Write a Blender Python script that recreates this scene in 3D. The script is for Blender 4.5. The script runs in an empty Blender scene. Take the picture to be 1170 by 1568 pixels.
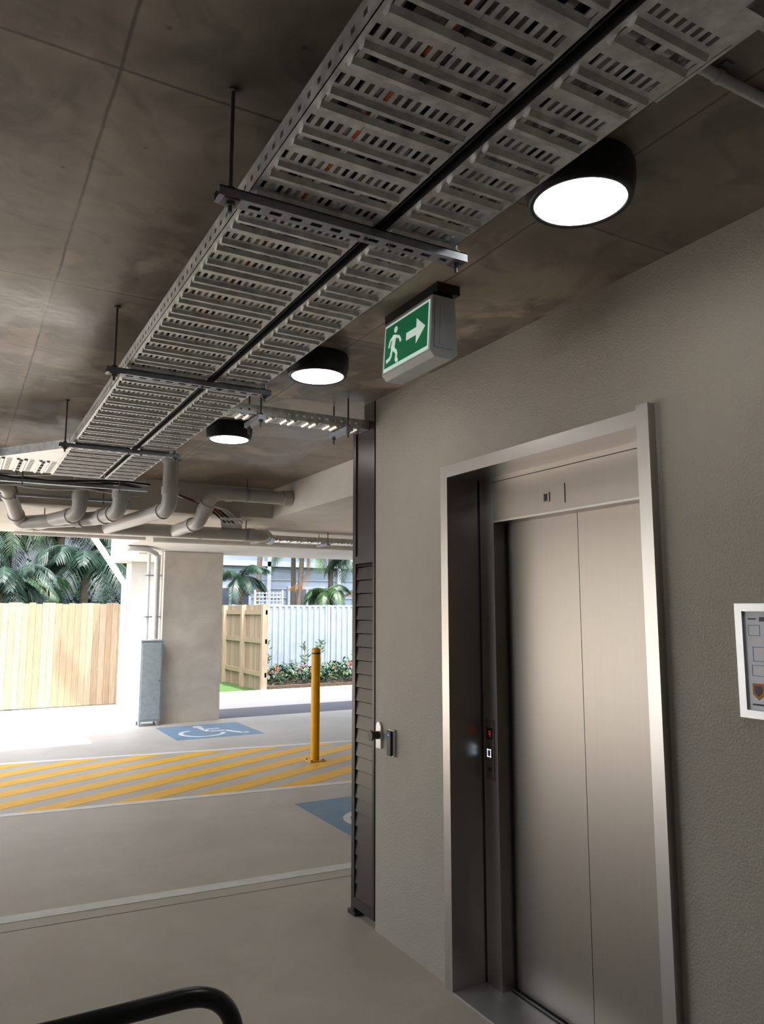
import bpy, bmesh, math, random
from mathutils import Vector, Matrix
random.seed(7)
scene = bpy.context.scene
scene.view_settings.view_transform='Standard'

# ------------------------------------------------------------ materials
def pmat(name, c1, c2=None, rough=.6, metal=0.0, nscale=3.0, bump=0.0, bscale=60.0, emis=0.0,
         stretch=(1,1,1), contrast=(.35,.65), rough2=None, spec=.5, dist=0.0):
    m = bpy.data.materials.new(name); m.use_nodes = True
    nt = m.node_tree; N = nt.nodes; L = nt.links
    b = N['Principled BSDF']
    b.inputs['Roughness'].default_value = rough
    b.inputs['Metallic'].default_value = metal
    b.inputs['Specular IOR Level'].default_value = spec
    if c2 is None: c2 = tuple(x*.82 for x in c1)
    geo = N.new('ShaderNodeNewGeometry')
    mp = N.new('ShaderNodeMapping'); mp.inputs['Scale'].default_value = stretch
    L.new(geo.outputs['Position'], mp.inputs['Vector'])
    n = N.new('ShaderNodeTexNoise'); n.inputs['Scale'].default_value = nscale
    n.inputs['Detail'].default_value = 6; n.inputs['Roughness'].default_value = .6
    n.inputs['Distortion'].default_value = dist
    L.new(mp.outputs[0], n.inputs['Vector'])
    r = N.new('ShaderNodeValToRGB')
    r.color_ramp.elements[0].position = contrast[0]; r.color_ramp.elements[0].color = (*c2, 1)
    r.color_ramp.elements[1].position = contrast[1]; r.color_ramp.elements[1].color = (*c1, 1)
    L.new(n.outputs['Fac'], r.inputs['Fac'])
    L.new(r.outputs[0], b.inputs['Base Color'])
    if rough2 is not None:
        mr = N.new('ShaderNodeMapRange'); mr.inputs[3].default_value = rough; mr.inputs[4].default_value = rough2
        mr.inputs[1].default_value = .35; mr.inputs[2].default_value = .65
        L.new(n.outputs['Fac'], mr.inputs[0]); L.new(mr.outputs[0], b.inputs['Roughness'])
    if bump > 0:
        n2 = N.new('ShaderNodeTexNoise'); n2.inputs['Scale'].default_value = bscale
        n2.inputs['Detail'].default_value = 3
        L.new(mp.outputs[0], n2.inputs['Vector'])
        bp = N.new('ShaderNodeBump'); bp.inputs['Strength'].default_value = bump
        bp.inputs['Distance'].default_value = .01
        L.new(n2.outputs['Fac'], bp.inputs['Height']); L.new(bp.outputs[0], b.inputs['Normal'])
    if emis > 0:
        b.inputs['Emission Color'].default_value = (*c1, 1)
        b.inputs['Emission Strength'].default_value = emis
    return m

def seam_concrete(name, c1, c2, xs, ys, sx, sy, rough=.5, rough2=.7, seamdark=.35, nscale=1.1, contrast=(.38,.62), stain=0.0):
    """formed concrete with board joints every sx / sy metres, stained panel by panel"""
    m = pmat(name, c1, c2, rough=rough, rough2=rough2, nscale=nscale, bump=.12, bscale=25, contrast=contrast, dist=.6)
    nt = m.node_tree; N = nt.nodes; L = nt.links; b = N['Principled BSDF']
    geo = N.new('ShaderNodeNewGeometry'); sep = N.new('ShaderNodeSeparateXYZ')
    L.new(geo.outputs['Position'], sep.inputs[0])
    wob = N.new('ShaderNodeTexNoise'); wob.inputs['Scale'].default_value = 4
    L.new(geo.outputs['Position'], wob.inputs['Vector'])
    def math_(op,a,b_=None,clamp=False):
        q=N.new('ShaderNodeMath'); q.operation=op; q.use_clamp=clamp
        for i,val in enumerate((a,b_)):
            if val is None: continue
            if isinstance(val,(int,float)): q.inputs[i].default_value=val
            else: L.new(val,q.inputs[i])
        return q.outputs[0]
    def rng(src,a,c,lo,hi):
        q=N.new('ShaderNodeMapRange'); q.inputs[1].default_value=a; q.inputs[2].default_value=c; q.inputs[3].default_value=lo; q.inputs[4].default_value=hi
        L.new(src,q.inputs[0]); return q.outputs[0]
    outs=[]; cells=[]
    wb=math_('MULTIPLY',wob.outputs['Fac'],.012)
    for ax, off, per in ((0, xs, sx), (1, ys, sy)):
        a=math_('SUBTRACT',sep.outputs[ax],off)
        p=math_('PINGPONG',math_('ADD',a,wb),per/2)
        dark=rng(p,.0015,.006,seamdark,1)
        if stain>0:
            halo=rng(p,.006,.05,1.22,1.0)
            dark=math_('MULTIPLY',dark,halo)
        outs.append(dark)
        cells.append(math_('FLOOR',math_('DIVIDE',a,per)))
    cb = N.new('ShaderNodeCombineXYZ'); L.new(cells[0],cb.inputs[0]); L.new(cells[1],cb.inputs[1])
    wn = N.new('ShaderNodeTexWhiteNoise'); L.new(cb.outputs[0], wn.inputs['Vector'])
    f=math_('MULTIPLY',math_('MULTIPLY',outs[0],outs[1]),rng(wn.outputs['Value'],0,1,.84,1.12))
    v = N.new('ShaderNodeTexVoronoi'); v.inputs['Scale'].default_value = 5.5
    L.new(geo.outputs['Position'], v.inputs['Vector'])
    f=math_('MULTIPLY',f,rng(v.outputs['Distance'],.02,.05,.5,1))
    if stain>0:
        s1=N.new('ShaderNodeTexNoise'); s1.inputs['Scale'].default_value=1.9; s1.inputs['Detail'].default_value=8; s1.inputs['Distortion'].default_value=1.2
        L.new(geo.outputs['Position'],s1.inputs['Vector'])
        s2=N.new('ShaderNodeTexNoise'); s2.inputs['Scale'].default_value=.45; s2.inputs['Detail'].default_value=1
        L.new(geo.outputs['Position'],s2.inputs['Vector'])
        st=math_('MULTIPLY',rng(s1.outputs['Fac'],.49,.55,0,1),rng(s2.outputs['Fac'],.42,.56,0.2,1))
        f=math_('MULTIPLY',f,math_('ADD',1.0,math_('MULTIPLY',st,stain)))
        s3=N.new('ShaderNodeTexNoise'); s3.inputs['Scale'].default_value=3.3; s3.inputs['Detail'].default_value=9; s3.inputs['Distortion'].default_value=2
        L.new(geo.outputs['Position'],s3.inputs['Vector'])
        f=math_('MULTIPLY',f,rng(s3.outputs['Fac'],.36,.46,.74,1))
    src = b.inputs['Base Color'].links[0].from_socket
    mx = N.new('ShaderNodeVectorMath'); mx.operation = 'SCALE'
    L.new(src, mx.inputs[0]); L.new(f, mx.inputs['Scale'])
    L.new(mx.outputs[0], b.inputs['Base Color'])
    return m

M = {}
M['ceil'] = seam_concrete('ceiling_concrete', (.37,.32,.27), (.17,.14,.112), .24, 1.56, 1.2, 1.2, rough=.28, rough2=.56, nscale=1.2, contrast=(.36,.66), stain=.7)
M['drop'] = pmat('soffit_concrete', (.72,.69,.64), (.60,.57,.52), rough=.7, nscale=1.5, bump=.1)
M['floor'] = pmat('floor_concrete', (.58,.54,.48), (.46,.42,.365), rough=.5, rough2=.68, nscale=1.1, bump=.08, bscale=80, dist=.5)
M['wall'] = pmat('sponge_render_wall', (.41,.382,.33), (.38,.352,.305), rough=.55, nscale=2, bump=.35, bscale=120)
M['wallback'] = pmat('rear_wall_paint', (.20,.185,.165), rough=.8)
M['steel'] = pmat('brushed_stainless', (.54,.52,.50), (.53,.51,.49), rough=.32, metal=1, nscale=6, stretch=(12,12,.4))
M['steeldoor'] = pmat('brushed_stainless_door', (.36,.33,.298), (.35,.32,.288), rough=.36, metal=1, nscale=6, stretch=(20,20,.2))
M['darksteel'] = pmat('shadow_gap_steel', (.05,.05,.05), rough=.5, metal=.6)
M['galv'] = pmat('galvanised_steel', (.80,.82,.82), (.52,.53,.54), rough=.33, rough2=.50, metal=.85, nscale=25)
M['galvd'] = pmat('galvanised_strut', (.42,.44,.50), (.30,.32,.37), rough=.42, metal=.65, nscale=30)
M['black'] = pmat('black_powdercoat', (.010,.010,.011), rough=.4)
M['char'] = pmat('charcoal_powdercoat', (.050,.046,.044), (.040,.037,.036), rough=.34, metal=.3)
M['blackcable'] = pmat('black_cable', (.015,.014,.014), rough=.5)
M['orange'] = pmat('orange_cable', (.6,.12,.03), rough=.5)
M['redc'] = pmat('red_cable', (.3,.03,.02), rough=.5)
M['pvc'] = pmat('grey_pvc', (.52,.515,.50), (.45,.445,.43), rough=.35)
M['pvcw'] = pmat('white_pvc', (.70,.71,.71), rough=.4)
M['conduit'] = pmat('grey_conduit', (.55,.55,.55), rough=.45)
M['lamp'] = pmat('opal_diffuser', (1,.975,.92), (1,.975,.92), rough=.5, emis=18)
M['white'] = pmat('white_plastic', (.66,.69,.70), rough=.35)
M['signwhite'] = pmat('sign_white', (.75,.9,.82), (.75,.9,.82), rough=.4, emis=.45)
M['signgreen'] = pmat('sign_green', (.008,.17,.07), (.008,.17,.07), rough=.4, emis=.35)
M['yellow'] = pmat('yellow_paint', (.95,.53,.015), (.88,.48,.02), rough=.55, nscale=8)
M['ybol'] = pmat('bollard_yellow', (.90,.43,.008), rough=.35)
M['linew'] = pmat('white_line_paint', (.82,.81,.78), (.72,.70,.67), rough=.6, nscale=9)
M['blue'] = pmat('blue_bay_paint', (.20,.31,.42), (.17,.27,.38), rough=.6, nscale=6)
M['woods'] = [pmat('pine_paling_%d'%i, c, tuple(x*.72 for x in c), rough=.8, nscale=4, stretch=(12,12,.8), bump=.1) for i, c in
              enumerate([(.31,.235,.155), (.27,.20,.13), (.335,.26,.18), (.285,.205,.13)])]
M['cbond'] = pmat('pale_steel_fence', (.23,.275,.325), rough=.5)
M['ext'] = pmat('outdoor_concrete', (.66,.64,.60), (.58,.56,.52), rough=.8, nscale=2)
M['asph'] = pmat('asphalt', (.16,.155,.165), (.125,.12,.13), rough=.9, nscale=30)
M['soil'] = pmat('garden_mulch', (.07,.045,.027), (.035,.022,.013), rough=.95, nscale=30, bump=.6)
M['grass'] = pmat('grass', (.05,.11,.018), (.03,.075,.012), rough=.9, nscale=30, bump=.5)
M['leaf'] = pmat('leaf_green', (.022,.06,.014), (.009,.03,.007), rough=.5, nscale=6)
M['leaf2'] = pmat('leaf_blue_green', (.016,.046,.026), (.007,.021,.014), rough=.5, nscale=6)
M['leafy'] = pmat('leaf_bright', (.042,.092,.017), (.021,.055,.012), rough=.5, nscale=6)
M['deadleaf'] = pmat('dry_frond', (.26,.13,.045), rough=.8)
M['flower'] = pmat('flower_red', (.42,.035,.04), rough=.6)
M['trunk'] = pmat('palm_trunk', (.16,.13,.10), (.09,.073,.057), rough=.9, nscale=8, stretch=(1,1,6), bump=.5)
M['bldg'] = pmat('pale_blue_cladding', (.155,.195,.25), rough=.7, nscale=1)
M['bldgd'] = pmat('grey_cladding', (.07,.08,.095), rough=.7, nscale=1)
M['glass'] = pmat('dark_window_glass', (.04,.05,.07), rough=.1)
M['trimw'] = pmat('white_trim', (.29,.315,.36), rough=.5)
M['signclear'] = pmat('sign_side_panel', (.62,.68,.74), rough=.3)
M['led'] = pmat('blue_led', (.05,.1,1), (.05,.1,1), emis=2.0)
M['red'] = pmat('red_display', (.9,.03,.02), (.9,.03,.02), emis=.4)
M['btn'] = pmat('lit_button', (.8,.9,1), (.8,.9,1), emis=.9)
M['shaftshade'] = pmat('shaft_shade_black', (.01,.01,.01), rough=.9)
M['paper'] = pmat('plan_paper', (.62,.65,.74), (.62,.65,.74), rough=.25)
M['ink'] = pmat('plan_ink_dark', (.06,.07,.12), rough=.5)
M['inkb'] = pmat('plan_ink_blue', (.1,.2,.6), rough=.5)
M['gold'] = pmat('plan_crest_gold', (.6,.2,.03), rough=.5)
M['alu'] = pmat('satin_aluminium', (.72,.72,.73), rough=.35, metal=.7)
M['rail'] = pmat('rail_charcoal', (.028,.03,.034), rough=.3, metal=.2)
M['nut'] = pmat('zinc_fastener', (.20,.20,.20), rough=.55, metal=.5)
M['bluebox'] = pmat('cabinet_galvabond', (.42,.49,.53), (.34,.40,.44), rough=.45, metal=.3, nscale=20)

# ------------------------------------------------------------ mesh builder
class MB:
    def __init__(s):
        s.v=[]; s.f=[]; s.m=[]; s.sm=[]; s.mats=[]; s.T=None
    def mi(s, m):
        if m not in s.mats: s.mats.append(m)
        return s.mats.index(m)
    def add(s, vs, fs, m, smooth=False):
        o=len(s.v)
        if s.T: vs=[s.T(p) for p in vs]
        s.v += [tuple(p) for p in vs]
        k=s.mi(m)
        for f in fs:
            s.f.append(tuple(i+o for i in f)); s.m.append(k); s.sm.append(smooth)
    def box(s,x0,x1,y0,y1,z0,z1,m):
        vs=[(x,y,z) for z in (z0,z1) for y in (y0,y1) for x in (x0,x1)]
        s.add(vs,[(0,2,3,1),(4,5,7,6),(0,1,5,4),(2,6,7,3),(0,4,6,2),(1,3,7,5)],m)
    def tube(s,pts,r,m,seg=14,cap=True,smooth=True):
        pts=[Vector(p) for p in pts]; n=len(pts)
        rs = r if isinstance(r,(list,tuple)) else [r]*n
        t0=(pts[1]-pts[0]).normalized()
        up=Vector((0,0,1)) if abs(t0.z)<.9 else Vector((1,0,0))
        a=t0.cross(up).normalized(); vs=[]
        for i,p in enumerate(pts):
            if i==0: t=t0
            elif i==n-1: t=(pts[-1]-pts[-2]).normalized()
            else: t=((pts[i+1]-p).normalized()+(p-pts[i-1]).normalized()).normalized()
            a=(a-t*a.dot(t)).normalized(); b=t.cross(a)
            for k in range(seg):
                an=2*math.pi*k/seg
                vs.append(p+(a*math.cos(an)+b*math.sin(an))*rs[i])
        fs=[]
        for i in range(n-1):
            for k in range(seg):
                k2=(k+1)%seg
                fs.append((i*seg+k,i*seg+k2,(i+1)*seg+k2,(i+1)*seg+k))
        s.add(vs,fs,m,smooth)
        if cap:
            s.add(vs[:seg],[tuple(range(seg))[::-1]],m); s.add(vs[-seg:],[tuple(range(seg))],m)
    def cyl(s,p0,p1,r,m,seg=20,r1=None,smooth=True):
        s.tube([p0,p1],[r, r if r1 is None else r1],m,seg,smooth=smooth)
    def prism(s,pts,d,m):
        n=len(pts); d=Vector(d); A=[Vector(p) for p in pts]; B=[p+d for p in A]
        fs=[tuple(range(n))[::-1],tuple(range(n,2*n))]+[(i,(i+1)%n,n+(i+1)%n,n+i) for i in range(n)]
        s.add(A+B,fs,m)
    def build(s,name,bevel=0,recenter=True,smoothfix=True):
        me=bpy.data.meshes.new(name); 
        c=Vector((0,0,0))
        if recenter:
            xs=[v[0] for v in s.v]; ys=[v[1] for v in s.v]; zs=[v[2] for v in s.v]
            c=Vector(((min(xs)+max(xs))/2,(min(ys)+max(ys))/2,min(zs)))
        me.from_pydata([(v[0]-c.x,v[1]-c.y,v[2]-c.z) for v in s.v],[],s.f)
        for m in s.mats: me.materials.append(m)
        me.polygons.foreach_set('material_index',s.m)
        me.polygons.foreach_set('use_smooth',s.sm)
        if smoothfix:
            bm=bmesh.new(); bm.from_mesh(me); bmesh.ops.recalc_face_normals(bm,faces=bm.faces); bm.to_mesh(me); bm.free()
        me.update()
        o=bpy.data.objects.new(name,me); o.location=c; scene.collection.objects.link(o)
        if bevel>0:
            b=o.modifiers.new('bevel','BEVEL'); b.width=bevel; b.segments=2; b.limit_method='ANGLE'; b.angle_limit=math.radians(50)
        return o

def fillet(pts, rad, n=8):
    pts=[Vector(p) for p in pts]; out=[pts[0]]
    for i in range(1,len(pts)-1):
        p=pts[i]; a=(pts[i-1]-p); b=(pts[i+1]-p)
        la,lb=a.length,b.length; a.normalize(); b.normalize()
        ang=a.angle(b); d=min(rad/math.tan(ang/2),la*.49,lb*.49)
        s=p+a*d; e=p+b*d
        for k in range(n+1):
            t=k/n; out.append(s*(1-t)**2+p*2*t*(1-t)+e*t*t)
    out.append(pts[-1]); return out

# ------------------------------------------------------------ shell
FX=1.95     # lift wall plane
CZ=2.75     # ceiling
DZ=2.47     # dropped soffit
LX=-4.5     # left edge of the car park
b=MB(); b.box(LX,9,-5,11.2,-.2,0,M['floor']); b.build('floor')
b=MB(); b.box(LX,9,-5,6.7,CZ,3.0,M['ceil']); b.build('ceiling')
b=MB()
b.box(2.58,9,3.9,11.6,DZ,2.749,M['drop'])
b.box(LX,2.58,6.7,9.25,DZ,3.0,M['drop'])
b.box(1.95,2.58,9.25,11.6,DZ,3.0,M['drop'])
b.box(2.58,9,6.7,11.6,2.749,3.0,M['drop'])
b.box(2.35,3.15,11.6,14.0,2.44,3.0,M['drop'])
b.build('ceiling_dropped_beam')
oy0,oy1,oz=1.695,2.82,2.21
b=MB()
b.box(FX,FX+.30,-5,oy0,0,CZ,M['wall'])
b.box(FX,FX+.30,oy1,3.53,0,CZ,M['wall'])
b.box(FX,FX+.30,oy0,oy1,oz,CZ,M['wall'])
b.box(FX+.30,5.0,3.38,3.53,0,CZ,M['wall'])
b.build('wall_right')
b=MB(); b.box(LX,9,-5.2,-5,0,CZ,M['wallback']); b.build('wall_back')
b=MB(); b.box(LX-.2,LX,-5,4.8,0,CZ,M['wallback']); b.build('wall_left_unseen')  # unseen wall, lengthened to keep side light off the lift wall
b=MB(); b.box(9,9.2,-5,11.2,0,CZ,M['wallback']); b.build('wall_far_right')

# ------------------------------------------------------------ elevator entrance
b=MB(); S=M['steel']; D=M['steeldoor']
fo=FX-.022
b.box(fo,FX+.0,oy1,oy1+.05,0,oz+.05,S)
b.box(fo-.012,FX+.0,oy0-.05,oy0,0,oz+.062,S)
b.box(fo,FX+.0,oy0,oy1,oz,oz+.05,S)
X1=2.106; X2=2.176
b.box(fo,X1,oy1-.004,oy1,0,oz,S)
b.box(fo,X1,oy0,oy0+.004,0,oz,S)
b.box(fo,X1,oy0+.004,oy1-.004,oz-.004,oz,S)
b.box(X1,X2+.03,2.706,oy1-.004,0,oz-.004,S)
b.box(X1,X2+.03,oy0+.004,1.80,0,oz-.004,S)
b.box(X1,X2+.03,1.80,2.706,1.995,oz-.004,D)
b.box(X1-.004,X1,1.80,2.706,1.995,2.003,S)
b.box(X1-.002,X1,1.795,2.711,2.18,2.183,M['darksteel'])
b.box(X1-.001,X1,oy1-.012,oy1-.004,0,oz-.004,M['darksteel'])
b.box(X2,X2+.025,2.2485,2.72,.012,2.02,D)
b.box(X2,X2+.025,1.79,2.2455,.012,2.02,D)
b.box(X2+.026,X2+.03,1.78,2.73,0,2.02,M['shaftshade'])  # black sheet paints the darkness of the shaft behind the doors
b.box(X2-.002,X2-.0003,2.694,2.706,0,1.995,M['darksteel'])
b.box(FX-.02,X2+.05,oy0+.004,oy1-.004,0,.006,M['alu'])
for i in range(3):
    b.box(X2-.03+i*.022,X2-.022+i*.022,1.81,2.70,.006,.009,M['darksteel'])
b.box(X1-.004,X1,2.33,2.37,2.045,2.085,M['steeldoor'])
b.box(X1-.0055,X1-.004,2.34,2.36,2.05,2.08,M['darksteel'])
b.box(X1-.002,X1,2.238,2.241,2.03,2.11,M['darksteel'])
b.box(X1-.004,X1,2.728,2.788,.86,1.12,M['steeldoor'])
b.box(X1-.006,X1-.004,2.738,2.778,1.035,1.085,M['black'])
for (y0,y1,z0,z1) in [(2.75,2.766,1.055,1.058),(2.75,2.766,1.066,1.069),(2.75,2.753,1.045,1.07)]:
    b.box(X1-.0068,X1-.006,y0,y1,z0,z1,M['red'])
b.box(X1-.008,X1-.004,2.742,2.774,.955,.995,M['black'])
for (y0,y1,z0,z1) in [(2.745,2.771,.958,.962),(2.745,2.771,.988,.992),(2.745,2.749,.958,.992),(2.767,2.771,.958,.992)]:
    b.box(X1-.0095,X1-.008,y0,y1,z0,z1,M['btn'])
b.cyl((X1-.007,2.758,.905),(X1,2.758,.905),.009,M['darksteel'],16)
b.build('elevator_entrance')

# ------------------------------------------------------------ card reader / lock
b=MB()
b.box(FX-.016,FX,3.318,3.368,.88,1.01,M['alu'])
b.box(FX-.030,FX-.016,3.323,3.363,.885,1.005,M['black'])
b.cyl((FX-.032,3.343,.985),(FX-.029,3.343,.985),.005,M['led'],12)
b.build('access_card_reader',bevel=.003)
b=MB()
b.prism([(FX,3.455,.90),(FX,3.505,.90),(FX,3.505,1.01),(FX,3.49,1.03),(FX,3.47,1.03),(FX,3.455,1.01)],(-.012,0,0),M['alu'])
b.cyl((FX-.012,3.48,.965),(FX-.05,3.48,.965),.02,M['black'],20)
b.cyl((FX-.05,3.48,.965),(FX-.06,3.48,.965),.026,M['black'],20)
b.build('gate_lock_knob')

# ------------------------------------------------------------ louvre screen
b=MB(); C=M['char']
y0,y1=3.535,3.79; xa,xb=FX-.005,FX+.045
b.box(xa,xb,y0,y0+.02,.04,2.66,C); b.box(xa,xb,y1-.035,y1,.0,2.66,C)
b.box(xa,xb,y0+.02,y1-.035,.04,.09,C); b.box(xa,xb,y0+.02,y1-.035,2.6,2.66,C)
b.box(xa+.008,xb-.008,y0+.02,y1-.035,1.90,2.6,C); b.box(xa,xb,y0+.02,y1-.035,1.86,1.90,C)
b.box(xb-.006,xb-.003,y0+.02,y1-.035,.09,1.86,C)
z=.09
while z<1.85:
    zz=min(z+.068,1.858)
    b.prism([(xa+.004,y0+.02,z),(xa+.010,y0+.02,z),(xa+.018,y0+.02,zz),(xa+.012,y0+.02,zz)],(0,y1-y0-.055,0),C)
    z+=.073
b.box(xa-.01,xb+.01,y1-.06,y1+.02,0,.02,C)
b.box(xa-.0,xb,y0+.0,y0+.12,2.66,CZ,M['black'])
b.build('louvre_screen_door')

# ------------------------------------------------------------ cable trays
G=M['galv']
def tray(b,w,length,h=.05,pitch=.125,phase=0.0):
    """perforated ribbed tray. local: x 0..w, y 0..length, z 0 = underside"""
    t=.0015
    def bx(x0,x1,a,c,zz=0,tt=t):
        a=max(a,0); c=min(c,length)
        if c>a: b.box(x0,x1,a,c,zz,zz+tt,G)
    def rib(a,c,d=.009):
        if a<0 or c>length: return
        s=.008
        b.prism([(.013,a,t),(.013,a+s,-d),(.013,c-s,-d),(.013,c,t)],(w-.026,0,0),G)
    y=-phase
    n=int((w-.02)/.0195); off=(w-n*.0195)/2
    k=max(2,round(w/.10)); sw=(w-.03)/k
    while y<length:
        bx(0,w,y,y+.010)
        bx(0,off+.001,y+.010,y+.038)
        for i in range(n): bx(off+i*.0195+.010,off+i*.0195+.0195,y+.010,y+.038)
        bx(w-off,w,y+.010,y+.038)
        bx(0,w,y+.038,y+.050)
        bx(0,.016,y+.050,y+.115); bx(w-.016,w,y+.050,y+.115)
        rib(y+.048,y+.074)
        for i in range(k): bx(.014+i*sw,.014+i*sw+.014,y+.072,y+.092)
        bx(w-.028,w-.014,y+.072,y+.092)
        rib(y+.090,y+.116)
        bx(0,w,y+.114,y+.125)
        y+=pitch
    for xx in (0,w-t):
        b.box(xx,xx+t,0,length,0,.018,G); b.box(xx,xx+t,0,length,.030,h,G)
        y=0
        while y<length:
            b.box(xx,xx+t,y,min(y+.030,length),.018,.030,G); y+=.044
        sgn = 1 if xx==0 else -1
        b.box(min(xx,xx+sgn*.01),max(xx,xx+sgn*.01)+t,0,length,h,h+t,G)
TZ=2.515
def TT(ox,oy,oz,ang=0):
    ca,sa=math.cos(ang),math.sin(ang)
    return lambda p:(ox+p[0]*ca-p[1]*sa, oy+p[0]*sa+p[1]*ca, oz+p[2])
b=MB()
b.T=TT(.505,-1.2,TZ); tray(b,.315,6.67)
b.T=TT(.505,4.97,TZ,math.pi/2); tray(b,.45,4.8)
b.T=None
b.prism([(.505,4.5,TZ),(.17,4.97,TZ),(.505,4.97,TZ)],(0,0,.002),G)
b.prism([(.505,4.5,TZ),(.17,4.97,TZ),(.168,4.967,TZ),(.503,4.497,TZ)],(0,0,.05),G)
b.build('cable_tray')
b=MB()
b.T=TT(.85,.69,TZ); tray(b,.195,4.78,phase=.015); b.T=None
b.box(.85,1.045,.63,.69,TZ-.002,TZ,G); b.box(.90,.99,.57,.63,TZ-.004,TZ-.002,G)
b.box(1.045,1.052,.57,.85,TZ,TZ+.04,G)
for y in (.61,.72,.80): b.cyl((1.052,y,TZ+.02),(1.06,y,TZ+.02),.007,M['nut'],6)
b.build('cable_tray')
b=MB()
for i in range(9):
    x=.53+i*.033; pts=[]
    for k in range(45):
        y=-1.2+k*.15; pts.append((x+.008*math.sin(k*.7+i*2),y,TZ+.014+.006*math.sin(k*.5+i)))
    b.tube(pts,.0085,[M['blackcable'],M['blackcable'],M['conduit'],M['orange'],M['blackcable'],M['blackcable'],M['conduit'],M['blackcable'],M['blackcable']][i],8)
for i in range(4):
    x=.875+i*.045
    b.tube([(x+.006*math.sin(k*.9+i*2),.75+k*.15,TZ+.014) for k in range(31)],.008,[M['blackcable'],M['conduit'],M['blackcable'],M['conduit']][i],8)
b.build('cable_bundle')
b=MB(); K=M['darksteel']
b.box(.822,.848,-1.2,5.4,TZ+.02,TZ+.023,K); b.box(.822,.824,-1.2,5.4,TZ-.003,TZ+.02,K); b.box(.846,.848,-1.2,5.4,TZ-.003,TZ+.02,K)  # dark strip fills the gap between trays, its shade put into the colour
b.build('tray_gap_dark_strip')

def strut(name,xa,xb,y,z,rods,top=CZ):
    b=MB(); K=M['galvd']; w=.041; h=.022; t=.0025
    b.box(xa,xb,y-w/2,y-w/2+t,z-h,z,K); b.box(xa,xb,y+w/2-t,y+w/2,z-h,z,K)
    b.box(xa,xb,y-w/2,y-w/2+.012,z-t,z,K); b.box(xa,xb,y+w/2-.012,y+w/2,z-t,z,K)
    b.box(xa,xb,y-w/2+t,y-.007,z-h,z-h+t,K); b.box(xa,xb,y+.007,y+w/2-t,z-h,z-h+t,K)
    x=xa
    while x<xb-.02:
        b.box(x,min(x+.022,xb),y-.007,y+.007,z-h,z-h+t,K); x+=.05
    for rx in rods:
        b.cyl((rx,y,z-h-.025),(rx,y,top),.0048,M['nut'],10)
        b.cyl((rx,y,z-h-.010),(rx,y,z-h),.011,M['nut'],6,smooth=False)
        b.cyl((rx,y,z),(rx,y,z+.010),.011,M['nut'],6,smooth=False)
        b.box(rx-.018,rx+.018,y-.018,y+.018,z-h-.003,z-h,M['nut'])
        b.cyl((rx,y,top-.006),(rx,y,top),.012,M['nut'],10)
    for rx in (.80,.87):
        if xa<rx<xb: b.cyl((rx,y,z-h-.006),(rx,y,z+.01),.006,M['nut'],6,smooth=False)
    b.build(name)
for y in (-.1+0,1.5,2.88,4.35):
    strut('strut_hanger',.435,1.085,y,TZ-.009,(.465,1.062))
strut('strut_hanger',-.55,.0,5.22,TZ-.009,(-.5,-.03))

b=MB(); b.T=TT(1.944,3.60,2.60,math.pi/2); tray(b,.12,.86); b.T=None
b.build('cable_tray')
for x in (1.30,1.80):
    b=MB(); K=M['galvd']
    b.box(x-.02,x+.02,3.55,3.77,2.567,2.591,K)
    for yy in (3.57,3.75):
        b.cyl((x,yy,2.53),(x,yy,CZ),.0048,M['nut'],10); b.cyl((x,yy,2.556),(x,yy,2.567),.011,M['nut'],6,smooth=False); b.cyl((x,yy,2.591),(x,yy,2.602),.011,M['nut'],6,smooth=False)
    b.build('strut_hanger')

# ------------------------------------------------------------ ceiling lights
def bulk(x,y):
    b=MB(); n=56; K=M['black']
    prof=[(.0,CZ),(.138,CZ),(.142,CZ-.010),(.142,CZ-.05),(.134,CZ-.088),(.130,CZ-.096),(.120,CZ-.096),(.116,CZ-.088)]
    vs=[]; 
    for r,z in prof:
        for k in range(n):
            a=2*math.pi*k/n; vs.append((x+max(r,.001)*math.cos(a),y+max(r,.001)*math.sin(a),z))
    fs=[(i*n+k,i*n+(k+1)%n,(i+1)*n+(k+1)%n,(i+1)*n+k) for i in range(len(prof)-1) for k in range(n)]
    b.add(vs,fs,K,True)
    vs=[]; pr=[(.117,CZ-.088),(.115,CZ-.094),(.09,CZ-.097),(.04,CZ-.099),(.001,CZ-.0995)]
    for r,z in pr:
        for k in range(n):
            a=2*math.pi*k/n; vs.append((x+r*math.cos(a),y+r*math.sin(a),z))
    fs=[(i*n+k,i*n+(k+1)%n,(i+1)*n+(k+1)%n,(i+1)*n+k) for i in range(len(pr)-1) for k in range(n)]
    b.add(vs,fs,M['lamp'],True)
    b.build('round_ceiling_light')
bulk(1.355,1.35); bulk(1.37,3.03); bulk(1.42,4.46)
for p in ((-2.5,-1.5),(.2,-2.8),(-3,1.8),(-3.2,4.8)): bulk(*p)  # extra lights out of view, added to brighten the interior

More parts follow.
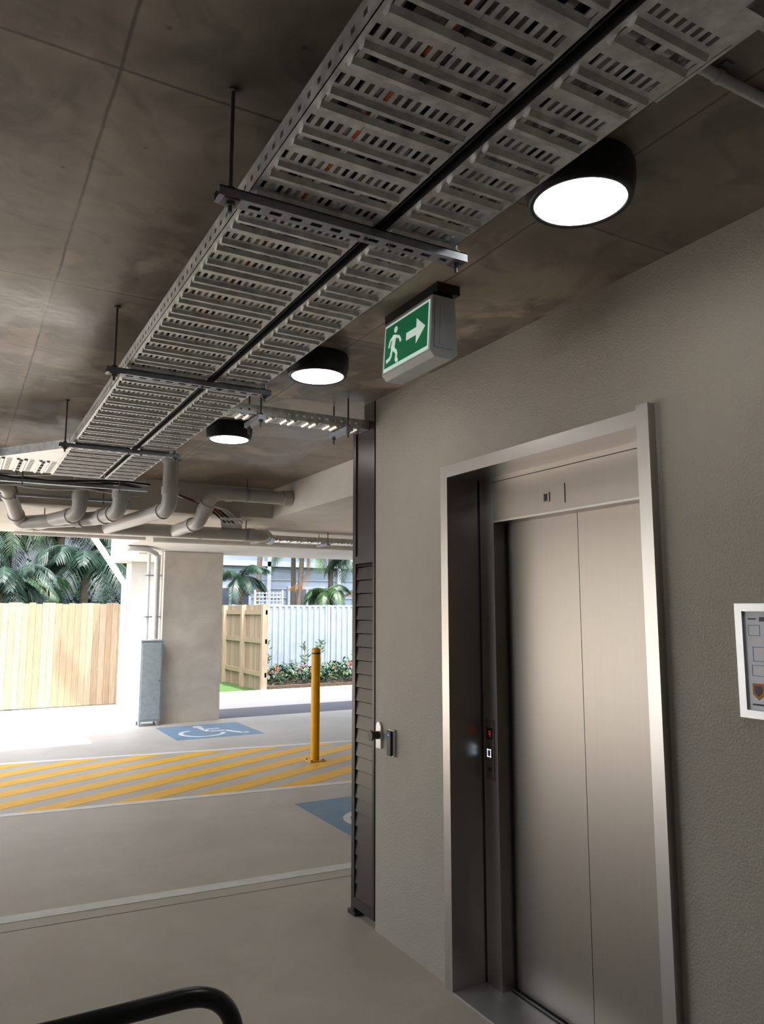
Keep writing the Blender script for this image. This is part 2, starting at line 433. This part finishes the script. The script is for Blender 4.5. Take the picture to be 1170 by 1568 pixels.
# ------------------------------------------------------------ exit sign
b=MB()
sx0,sx1,sy0,sy1=1.375,1.485,2.10,2.44
b.box(sx0+.03,sx1+.015,sy0-.005,sy1+.03,CZ-.035,CZ,M['black'])
b.box(sx0+.02,sx1-.005,sy0+.01,sy1-.01,CZ-.05,CZ-.035,M['black'])
zt,zb=CZ-.05,2.475
b.prism([(sx0+.012,sy0,zt),(sx1-.005,sy0,zt),(sx1+.005,sy0,zb+.02),(sx1-.02,sy0,zb),(sx0+.018,sy0,zb),(sx0,sy0,zb+.02)],(0,sy1-sy0,0),M['white'])
b.prism([(sx0+.022,sy0-.006,zt-.01),(sx1-.018,sy0-.006,zt-.01),(sx1-.012,sy0-.006,zb+.035),(sx0+.014,sy0-.006,zb+.035)],(0,.006,0),M['signclear'])
b.prism([(sx0+.040,sy0-.009,zt-.03),(sx0+.056,sy0-.009,zt-.03),(sx0+.050,sy0-.009,zb+.045),(sx0+.034,sy0-.009,zb+.045)],(0,.003,0),M['white'])
def fp(s,t,o=.002):
    y=sy1-.012-(sy1-sy0-.024)*s; z=zb+.028+(zt-zb-.04)*t
    k=(z-(zb+.02))/(zt-zb-.02); x=sx0+.012*k-o
    return (x,y,z)
def facepoly(pts,m,o):
    b.add([fp(s,t,o) for s,t in pts],[tuple(range(len(pts)))],m)
facepoly([(0,0),(1,0),(1,1),(0,1)],M['signwhite'],.002)
facepoly([(.02,.07),(.98,.07),(.98,.95),(.02,.95)],M['signgreen'],.003)
asp=(sy1-sy0-.024)/(zt-zb-.04)
W=M['signwhite']
facepoly([(.52,.42),(.74,.42),(.74,.24),(.93,.5),(.74,.76),(.74,.58),(.52,.58)],W,.004)
def stroke(pts,w):
    for (a,c) in zip(pts[:-1],pts[1:]):
        d=Vector(((c[0]-a[0])*asp,c[1]-a[1])); d.normalize(); nx,ny=-d.y*w/2,d.x*w/2
        facepoly([(a[0]+nx/asp,a[1]+ny),(c[0]+nx/asp,c[1]+ny),(c[0]-nx/asp,c[1]-ny),(a[0]-nx/asp,a[1]-ny)],W,.0042)
facepoly([(.27+.07/asp*math.cos(a*.5236),.80+.07*math.sin(a*.5236)) for a in range(12)],W,.004)
stroke([(.25,.70),(.21,.42)],.15)
stroke([(.26,.66),(.36,.60),(.40,.48)],.06); stroke([(.24,.68),(.15,.62),(.12,.48)],.06)
stroke([(.22,.42),(.31,.30),(.30,.12),(.35,.12)],.08); stroke([(.20,.42),(.17,.24),(.07,.20)],.08)
b.build('exit_sign')

# ------------------------------------------------------------ evacuation plan frame
b=MB(); y0,y1,z0,z1=.95,1.39,1.305,1.62; fx=FX
for a in ((y0,y1,z0,z0+.022),(y0,y1,z1-.022,z1),(y0,y0+.022,z0+.022,z1-.022),(y1-.022,y1,z0+.022,z1-.022)):
    b.box(fx-.014,fx,a[0],a[1],a[2],a[3],M['alu'])
b.box(fx-.006,fx,y0+.022,y1-.022,z0+.022,z1-.022,M['paper'])
def ink(y0,y1,z0,z1,m='ink'): b.box(fx-.0066,fx-.006,y0,y1,z0,z1,M[m])
def L(a,c,z0,z1):
    t=.0014
    ink(a,c,z0,z0+t,'inkb'); ink(a,c,z1-t,z1,'inkb'); ink(a,a+t,z0,z1,'inkb'); ink(c-t,c,z0,z1,'inkb')
for (a,c,z,w) in [(1.33,1.355,1.575,1.579),(1.0,1.32,1.57,1.582)]: ink(a,c,z,w)
L(1.32,1.355,1.53,1.56); L(1.30,1.345,1.46,1.50); L(1.0,1.29,1.40,1.55); L(1.05,1.2,1.42,1.5); L(1.21,1.28,1.42,1.47)
L(1.31,1.35,1.42,1.45)
b.prism([(fx-.007,1.352,1.40),(fx-.007,1.318,1.40),(fx-.007,1.318,1.37),(fx-.007,1.335,1.355),(fx-.007,1.352,1.37)],(.001,0,0),M['gold'])
b.prism([(fx-.008,1.345,1.393),(fx-.008,1.325,1.393),(fx-.008,1.325,1.376),(fx-.008,1.335,1.365),(fx-.008,1.345,1.376)],(.001,0,0),M['ink'])
ink(1.32,1.355,1.34,1.345); ink(1.0,1.29,1.345,1.36)
b.build('evacuation_plan_frame')

# ------------------------------------------------------------ conduits near the camera
b=MB(); r=.0125
b.tube([(.55,.93,CZ-.016),(FX-.001,.93,CZ-.016)],r,M['conduit'],14)
for x in (.9,1.35,1.8): b.box(x-.012,x+.012,.93-.03,.93+.03,CZ-.004,CZ,M['nut']); b.cyl((x-.008,.93,CZ-.016),(x+.008,.93,CZ-.016),.015,M['conduit'],14)
b.build('electrical_conduit')
b=MB(); b.tube([(1.06,.775,CZ-.02),(FX-.001,.775,CZ-.02)],.018,M['conduit'],14); b.cyl((1.25,.775,CZ-.02),(1.31,.775,CZ-.02),.023,M['conduit'],14)
b.build('electrical_conduit')

# ------------------------------------------------------------ PVC drainage pipes
def pipe(b,pts,r=.058,rad=.11,m=None,col=True):
    m=m or M['pvc']; P=fillet(pts,rad); b.tube(P,r,m,18)
    if col:
        pp=[Vector(p) for p in pts]
        for i in range(1,len(pp)-1):
            for q in (pp[i-1],pp[i+1]):
                d=(q-pp[i]); l=d.length; d.normalize(); s=pp[i]+d*min(rad*1.0,l*.45)
                b.cyl(s,s+d*.05,r*1.13,m,18)
b=MB()
pipe(b,[(1.38,5.76,CZ),(1.38,5.76,2.37),(1.12,6.95,2.33)])
pipe(b,[(1.08,6.12,CZ),(1.08,6.12,2.37),(.95,6.5,2.35),(.45,6.90,2.33)])
pipe(b,[(.82,6.4,CZ),(.82,6.4,2.37),(.55,6.95,2.33)])
pipe(b,[(2.58,6.25,2.60),(1.86,6.25,2.60),(1.80,6.45,2.36),(1.72,6.95,2.33)])
pipe(b,[(.05,6.2,2.62),(.28,6.35,2.55),(.42,6.95,2.33),(2.6,6.98,2.33),(2.9,7.6,2.36)])
pipe(b,[(-.9,6.0,2.60),(-.3,6.0,2.58),(.1,6.2,2.58)])
b.cyl((2.50,6.25,2.60),(2.575,6.25,2.60),.070,M['pvc'],18)
for (x,y) in ((1.38,5.76),(1.08,6.12),(.82,6.4)):
    b.cyl((x,y,2.50),(x,y,2.54),.066,M['pvc'],18); b.cyl((x,y,CZ-.015),(x,y,CZ-.001),.075,M['pvc'],18)
for x in (.6,1.25,1.95,2.4):
    b.cyl((x,6.98,2.33),(x+.03,6.98,2.33),.062,M['galvd'],18); b.cyl((x+.015,6.98,2.38),(x+.015,6.98,DZ),.005,M['nut'],8)
b.cyl((2.15,6.25,2.60),(2.18,6.25,2.60),.062,M['galvd'],18); b.cyl((2.165,6.25,2.66),(2.165,6.25,CZ),.005,M['nut'],8)
b.build('drainage_pipes')
b=MB()
for i in range(8):
    yy=5.75+.07*i+random.uniform(-.02,.02); zz=2.55+random.uniform(-.03,.05)
    pts=[(-1.5+k*.16,yy+.03*math.sin(k*.6+i),zz+.02*math.sin(k*.9+i*1.7)) for k in range(18)]
    b.tube(pts,.008,random.choice([M['blackcable'],M['conduit'],M['pvcw'],M['conduit']]),7)
for i in range(5):
    b.tube(fillet([(1.4,6.0+i*.03,2.56),(1.9+.04*i,6.5,2.50),(2.1+.04*i,6.65,2.40)],.2),.009,random.choice([M['blackcable'],M['pvcw'],M['redc']]),7)
b.build('service_cables')
for y in (5.72,6.42):
    b=MB(); b.box(-1.5,1.2,y-.02,y+.02,2.485,2.506,M['galvd'])
    for x in (-1.3,-.3,.35,1.0):
        b.cyl((x,y,2.46),(x,y,CZ),.005,M['nut'],8)
    b.build('strut_hanger')
b=MB(); b.T=TT(6.6,7.65,2.36,math.pi/2); tray(b,.2,4.1); b.T=None
for x in (2.8,3.6,4.4): 
    for yy in (7.63,7.87): b.cyl((x,yy,2.33),(x,yy,DZ),.005,M['nut'],8)
    b.box(x-.02,x+.02,7.61,7.89,2.325,2.347,M['galvd'])
b.build('cable_tray')
b=MB()
b.T=lambda p:(2.02+p[0]+p[1]*.30, 6.55+p[1]*.85, 2.43-p[1]*.09+p[2]); tray(b,.2,1.15); b.T=None
b.build('cable_tray')
b=MB()
b.tube([(1.95,8.9,2.42),(8,8.9,2.42)],.03,M['pvcw'],14); b.tube([(.5,9.05,2.44),(1.9,9.05,2.44)],.02,M['pvcw'],12)
b.tube(fillet([(1.95,10.4,2.43),(2.2,10.4,2.43),(2.5,11.05,2.40),(2.5,11.05,1.2)],.15),.04,M['pvcw'],14)
b.build('electrical_conduit')

# ------------------------------------------------------------ columns
M['col']=seam_concrete('column_concrete',(.72,.68,.61),(.60,.56,.50),0,0,50,50,nscale=2)
b=MB(); b.box(2.63,3.51,11.15,11.55,0,2.465,M['col']); b.box(2.628,3.512,11.148,11.552,1.49,1.494,M['drop'])
b.build('concrete_column',bevel=.012)
b=MB(); b.box(2.62,3.08,13.5,13.95,0,2.435,M['drop']); b.box(2.617,3.083,13.497,13.953,1.3,1.304,M['col']); b.build('concrete_column',bevel=.012)
b=MB()
b.tube(fillet([(1.85,13.25,3.1),(1.85,13.25,2.95),(2.47,13.25,2.05),(2.47,13.25,.0)],.15),.05,M['pvcw'],16)
for z in (.5,1.5): b.cyl((2.47,13.25,z),(2.47,13.25,z+.03),.056,M['pvcw'],16)
b.build('downpipe')
b=MB()
b.tube([(2.56,11.28,1.19),(2.56,11.28,2.42)],.045,M['pvcw'],14); b.tube([(2.44,11.3,1.19),(2.44,11.3,2.44)],.025,M['pvcw'],12)
for z in (1.5,2.1): b.box(2.40,2.625,11.23,11.36,z,z+.02,M['galvd'])
b.build('riser_pipes')
b=MB(); K=M['bluebox']
b.box(2.31,2.61,10.98,11.14,.06,1.17,K); b.box(2.325,2.595,10.972,10.98,.09,1.14,K); b.box(2.30,2.62,10.965,11.14,1.17,1.185,K)
b.box(2.31,2.61,11.14,11.3,.06,1.185,K)
for x in (2.33,2.57):
    for y in (11.0,11.19): b.box(x-.012,x+.012,y-.012,y+.012,0,.06,K)
b.cyl((2.575,10.965,.62),(2.575,10.975,.62),.012,M['nut'],12)
b.build('electrical_cabinet',bevel=.004)

# ------------------------------------------------------------ bollard
b=MB(); bx,by=3.47,7.63
b.cyl((bx,by,.012),(bx,by,1.17),.048,M['ybol'],28)
b.tube([(bx,by,1.17),(bx,by,1.185),(bx,by,1.195),(bx,by,1.199)],[.048,.045,.033,.004],M['ybol'],28)
b.cyl((bx,by,1.13),(bx,by,1.145),.0495,M['black'],28)
b.box(bx-.09,bx+.09,by-.09,by+.09,0,.012,M['ybol'])
for dx in (-.065,.065):
    for dy in (-.065,.065): b.cyl((bx+dx,by+dy,.012),(bx+dx,by+dy,.024),.011,M['nut'],6,smooth=False)
b.build('safety_bollard')

# ------------------------------------------------------------ floor markings
def lerpline(P,Q): 
    return lambda x:P[1]+(Q[1]-P[1])*(x-P[0])/(Q[0]-P[0])
lA=lerpline((.31,4.59),(2.30,4.455)); lB=lerpline((.41,6.84),(3.37,6.54)); lC=lerpline((.51,9.09),(4.39,8.53))
def fpoly(b,pts,m,z=.0015):
    b.prism([(p[0],p[1],0.0002) for p in pts],(0,0,z),m)
XL=LX+.1
for ln,w,xr in ((lA,.10,6.),(lB,.09,6.),(lC,.09,6.)):
    b=MB(); fpoly(b,[(XL,ln(XL)-w/2),(xr,ln(xr)-w/2),(xr,ln(xr)+w/2),(XL,ln(XL)+w/2)],M['linew'],.002); b.build('parking_line')
b=MB(); fpoly(b,[(XL,lA(XL)-.17),(6,lA(6)-.17),(6,lA(6)-.1655),(XL,lA(XL)-.1655)],M['soil'],.0006); b.build('floor_control_joint')
b=MB(); an=math.radians(27); dx,dy=math.cos(an),math.sin(an); kC=(8.53-9.09)/(4.39-.51)
def hitC(x):
    y=lB(x)+.045
    t=(lC(x)-.045-y)/(dy-kC*dx); return (x+t*dx,y+t*dy)
s=XL
while s<5.0:
    p,q=hitC(s),hitC(s+.37)
    fpoly(b,[(s,lB(s)+.045),(s+.37,lB(s+.37)+.045),q,p],M['yellow'],.0012)
    s+=.70
b.build('hatched_zone_marking')
def access(x0,y0,sz):
    b=MB(); fpoly(b,[(x0,y0),(x0+sz,y0),(x0+sz,y0+sz),(x0,y0+sz)],M['blue'],.001)
    def P(u,v): return (x0+u*sz,y0+v*sz)
    def st(pts,w):
        for a,c in zip(pts[:-1],pts[1:]):
            d=Vector((c[0]-a[0],c[1]-a[1])).normalized(); n=Vector((-d.y,d.x))*w/2
            fpoly(b,[P(a[0]+n.x,a[1]+n.y),P(c[0]+n.x,c[1]+n.y),P(c[0]-n.x,c[1]-n.y),P(a[0]-n.x,a[1]-n.y)],M['linew'],.0018)
    fpoly(b,[P(.46+.06*math.cos(k*.6283),.84+.06*math.sin(k*.6283)) for k in range(10)],M['linew'],.0018)
    st([(.46,.76),(.48,.45),(.68,.45),(.80,.18),(.88,.20)],.06); st([(.47,.62),(.66,.62)],.05)
    st([(.38+.0+.24*math.cos(math.radians(a)), .36+.24*math.sin(math.radians(a))) for a in range(110,361,20)],.05)
    b.build('accessible_bay_marking')
access(2.57,4.93,1.12); access(2.50,9.62,1.15)

# ------------------------------------------------------------ handrail
b=MB()
P=fillet([(-1.6,1.385,.935),(.48,1.385,.935),(.49,1.37,.0)],.10,12)
b.tube(P,.0165,M['rail'],18)
b.tube([(-1.59,1.385,0),(-1.59,1.385,.935)],.0165,M['rail'],18)
b.tube([(-1.59,1.385,.5),(.485,1.385,.5)],.0165,M['rail'],18)
for x in (-1.59,.49): b.cyl((x,1.375,0),(x,1.375,.008),.05,M['rail'],24)
b.build('handrail')

# ------------------------------------------------------------ outside ground
b=MB(); b.box(LX,3.4,11.2,13.9,-.2,0,M['ext']); b.box(-16,LX,-8,13.9,-.2,-.001,M['ext']); b.build('outdoor_concrete_ground')
b=MB(); b.prism([(3.4,11.2,-.2),(16,11.2,-.2),(16,14.15,-.2),(3.4,14.15,-.2)],(0,0,.197),M['asph']); b.build('asphalt_driveway')
b=MB(); b.box(3.4,16,14.15,14.25,-.2,.06,M['ext']); b.build('garden_kerb')
b=MB(); b.box(5.45,16,14.25,16.6,-.2,.12,M['soil']); b.build('garden_bed_soil')
b=MB(); b.box(3.4,5.45,14.25,19,-.2,.02,M['grass']); b.box(-16,3.4,13.9,19,-.2,.02,M['grass']); b.box(-16,20,19,21.9,-.2,.0,M['grass']); b.box(5.45,20,16.6,19,-.2,.01,M['grass']); b.build('lawn')

def palings(name,x0,x1,y,horiz=True,h=1.72):
    b=MB(); x=x0
    while x<x1:
        m=random.choice(M['woods']); w=.098; hh=h+random.uniform(-.012,.012); t=.016; o=random.uniform(0,.004)
        if horiz: b.box(x,x+w,y+o,y+o+t,.02,hh,m)
        else: b.box(y+o,y+o+t,x,x+w,.02,hh,m)
        x+=.101
    for z in (.3,.95,1.52):
        if horiz: b.box(x0,x1,y+.02,y+.055,z,z+.09,M['woods'][1])
        else: b.box(y-.04,y-.001,x0,x1,z,z+.09,M['woods'][0])
    x=x0
    while x<x1+.01:
        if horiz: b.box(x,x+.1,y+.055,y+.13,0,h-.04,M['woods'][1])
        else: b.box(y-.10,y-.0015,x,x+.09,0,h,M['woods'][2])
        x+=1.25 if not horiz else 2.4
    b.build(name)
palings('timber_paling_fence',-16,2.52,13.75)
palings('timber_paling_fence',14.2,19.0,5.40,horiz=False)
b=MB(); x=5.5
b.box(5.5,16,16.66,16.70,1.69,1.73,M['cbond']); b.box(5.5,16,16.66,16.70,.12,.18,M['cbond'])
while x<16:
    b.prism([(x,16.68,.15),(x+.05,16.68,.15),(x+.07,16.645,.15),(x+.13,16.645,.15),(x+.15,16.68,.15),(x+.15,16.684,.15),(x+.13,16.65,.15),(x+.07,16.65,.15),(x+.05,16.684,.15),(x,16.684,.15)],(0,0,1.55),M['cbond']); x+=.15
x=5.5
while x<16: b.box(x-.03,x+.03,16.63,16.72,0.1,1.74,M['cbond']); x+=2.4
b.build('corrugated_steel_fence')

def leafmass(name,x0,x1,y0,y1,z0,z1,n,size,mats,flowers=0):
    b=MB()
    for i in range(n):
        x=random.uniform(x0,x1); y=random.uniform(y0,y1); t=random.random()**.7
        z=z0+(z1-z0)*t*(.6+.4*math.sin(x*5)*math.cos(y*4))
        a=random.uniform(0,6.28); e=random.uniform(-.3,1.2); L_=size*random.uniform(.6,1.3); w=L_*.28
        d=Vector((math.cos(a)*math.cos(e),math.sin(a)*math.cos(e),math.sin(e))); s=d.cross(Vector((0,0,1)))
        s=s.normalized() if s.length>.01 else Vector((1,0,0)); p=Vector((x,y,z))
        b.add([p,p+d*L_*.5+s*w,p+d*L_+Vector((0,0,-L_*.15)),p+d*L_*.5-s*w],[(0,1,2,3)],random.choice(mats))
    for i in range(flowers):
        x=random.uniform(x0,x1); y=random.uniform(y0,y0+.5*(y1-y0)); z=z0+(z1-z0)*random.uniform(.5,1)
        for k in range(5):
            a=k*1.2566; p=Vector((x,y,z)); q=Vector((math.cos(a),random.uniform(-.3,.3),math.sin(a)))*.035; r_=Vector((math.cos(a+.6),-.2,math.sin(a+.6)))*.03
            b.add([p,p+q,p+r_],[(0,1,2)],M['flower'])
    b.build(name,smoothfix=False)
leafmass('garden_shrubs',5.6,14,14.35,15.9,.12,.50,6500,.12,[M['leaf'],M['leafy'],M['leaf2'],M['leaf2']],90)
for gx in (6.1,7.0,7.4,8.3,8.9,9.8):
    b=MB(); 
    for i in range(26):
        z=.3+.6*random.random(); a=random.uniform(0,6.28); p=Vector((gx+random.uniform(-.06,.06),16.0,z)); d=Vector((math.cos(a),math.sin(a)*.5,.5)).normalized()*.13
        s=Vector((0,0,.02)); b.add([p,p+d*.5+s,p+d,p+d*.5-s],[(0,1,2,3)],M['leafy'])
    b.cyl((gx,16.0,.12),(gx,16.0,.9),.008,M['trunk'],6); b.build('garden_sapling',smoothfix=False)

def palm(x,y,h,fl,nf=16,mat='leaf',tr=.11,dead=0,lw=.03,droop=1.0):
    b=MB(); lean=random.uniform(-.25,.25); ly=random.uniform(-.2,.2)
    P=[(x+lean*(k/10)**1.6,y+ly*(k/10)**1.5,h*k/10) for k in range(11)]
    b.tube(P,[tr*(1.25 if k==0 else 1-.03*k) for k in range(11)],M['trunk'],12)
    for k in range(int(h/.14)):
        t=k*.14/h; i=min(9,int(t*10)); f=t*10-i
        p=Vector(P[i])*(1-f)+Vector(P[i+1])*f; rr=tr*(1-.03*t*10)*1.06
        b.cyl(p,p+Vector((0,0,.02)),rr,M['trunk'],12)
    top=Vector(P[-1]); b.cyl(top,top+Vector((0,0,.3)),tr*.75,M['leafy'],10,r1=.03)
    for i in range(nf):
        a=i*2.399+random.uniform(-.2,.2); el=random.uniform(.1,1.2); L_=fl*random.uniform(.8,1.1); mm=M[mat] if i>=dead else M['deadleaf']
        if i<dead: el=-.9
        pts=[]; p=top+Vector((0,0,.2)); e=el; n=22
        for k in range(n+1):
            pts.append(p.copy()); p=p+Vector((math.cos(a)*math.cos(e),math.sin(a)*math.cos(e),math.sin(e)))*(L_/n); e-=droop*2.0/n
        b.tube(pts,[.014*(1-k/n)+.003 for k in range(n+1)],mm,5)
        for k in range(2,n+1):
            t=k/n; tan=(pts[k]-pts[k-1]).normalized(); side=tan.cross(Vector((0,0,1)));side.normalize()
            ll=fl*.30*math.sin(math.pi*(.12+.8*t))
            for sub in (0,.5):
                q=pts[k]-tan*sub*(L_/n)
                for sg in (-1,1):
                    d=(side*sg+tan*.55+Vector((0,0,-.25-.4*random.random()))).normalized()
                    w=tan*lw
                    mid=q+d*ll*.55; end=q+d*ll+Vector((0,0,-ll*.3))
                    b.add([q-w*.4,q+w*.4,mid+w*.5,end,mid-w*.5],[(0,1,2,3,4)],mm)
    b.build('palm_tree',smoothfix=False)
for (x,y,h,fl,mt) in [(-3.2,17,2.4,1.6,'leaf2'),(-1.2,16.6,1.8,1.4,'leaf'),(.0,17.6,2.9,1.7,'leaf2'),(1.2,16.4,1.7,1.4,'leaf'),(2.3,17.2,2.4,1.6,'leaf2'),
                      (-2.2,18.4,3.5,1.9,'leaf2'),(1.9,18.2,3.5,1.8,'leaf'),(3.6,18.0,2.8,1.5,'leaf2'),(.6,15.8,1.9,1.2,'leaf2'),(-.6,18.0,2.4,1.6,'leaf'),(.9,18.2,3.3,1.6,'leaf')]:
    palm(x,y,h,fl,nf=22,mat=mt,droop=1.1,lw=.020)
for (x,y,h,fl,mt,d,nf) in [(7.0,19.3,4.2,1.8,'leaf',0,14),(7.9,18.6,3.2,1.4,'leafy',1,11),(9.3,19.5,4.6,1.9,'leaf',0,14),(10.6,18.4,3.7,1.5,'leafy',2,12),(6.4,18.3,2.2,1.1,'leaf2',0,13),(8.7,18.3,1.9,.9,'leaf',0,12),(11.6,19.5,3.0,1.4,'leaf',0,12),(8.3,19.8,3.8,1.5,'leaf',0,12),(9.9,19.0,2.9,1.3,'leaf2',1,14)]:
    palm(x,y,h,fl,nf=nf,mat=mt,dead=d,tr=.085,lw=.020)
leafmass('hedge_foliage',-6,4.4,19.2,20.8,.2,3.0,13000,.17,[M['leaf'],M['leaf2'],M['leaf2']])

b=MB()
b.box(-14,4.5,23,31,0,9,M['bldgd']); b.box(4.5,26,22,31,0,9,M['bldg'])
z=.3
while z<9:
    b.box(4.5,26,21.985,22.0,z,z+.012,M['trimw']); z+=.28
for x in (6.5,9.0,11.3,13.6,16):
    for z in (1.0,4.0):
        b.box(x,x+1.3,21.93,22,z,z+1.35,M['trimw']); b.box(x+.08,x+.61,21.92,21.94,z+.08,z+1.27,M['glass']); b.box(x+.69,x+1.22,21.92,21.94,z+.08,z+1.27,M['glass'])
for x in (8.3,10.7,13.1): b.box(x,x+.12,21.9,22,0,9,M['trimw'])
b.box(4.4,26,21.9,22,2.95,3.1,M['trimw'])
for x in (-12,-8,-4,-1,2): b.box(x,x+1.4,22.93,23,1,2.4,M['glass'])
b.build('neighbouring_building')
for (lx0,lx1) in ((6.3,6.95),(10.0,11.2)):
    b=MB(); y=17.4
    x=lx0
    while x<=lx1: b.box(x,x+.02,y,y+.012,1.2,2.05,M['trimw']); x+=.09
    z=1.2
    while z<=2.05: b.box(lx0,lx1+.02,y-.012,y,z,z+.02,M['trimw']); z+=.09
    b.box(lx0-.04,lx0,y-.02,y+.02,0,2.1,M['trimw']); b.box(lx1+.02,lx1+.06,y-.02,y+.02,0,2.1,M['trimw'])
    b.build('lattice_screen')

# ------------------------------------------------------------ light
w=bpy.data.worlds.new('sky'); scene.world=w; w.use_nodes=True
nt=w.node_tree; bg=nt.nodes['Background']
sky=nt.nodes.new('ShaderNodeTexSky'); sky.sky_type='NISHITA'; sky.sun_disc=False; sky.sun_elevation=math.radians(55); sky.sun_rotation=math.radians(200)
sky.dust_density=2.5; sky.ozone_density=.6
hs=nt.nodes.new('ShaderNodeHueSaturation'); hs.inputs['Saturation'].default_value=.45
nt.links.new(sky.outputs[0],hs.inputs['Color']); nt.links.new(hs.outputs[0],bg.inputs[0]); bg.inputs[1].default_value=1.15
sd=bpy.data.lights.new('sun','SUN'); sd.energy=13; sd.angle=math.radians(1.5); sd.color=(1,.97,.93)
so=bpy.data.objects.new('sun',sd); scene.collection.objects.link(so)
so.rotation_euler=(math.radians(13),math.radians(8),0)

# ------------------------------------------------------------ camera
cd=bpy.data.cameras.new('camera'); cam=bpy.data.objects.new('camera',cd); scene.collection.objects.link(cam)
cam.location=(0,0,1.6); cam.rotation_euler=(math.radians(97.48),0,math.radians(-29.4))
cd.sensor_fit='VERTICAL'; cd.sensor_height=36; cd.lens=1150/1568*36; cd.clip_start=.02; cd.clip_end=200
scene.camera=cam
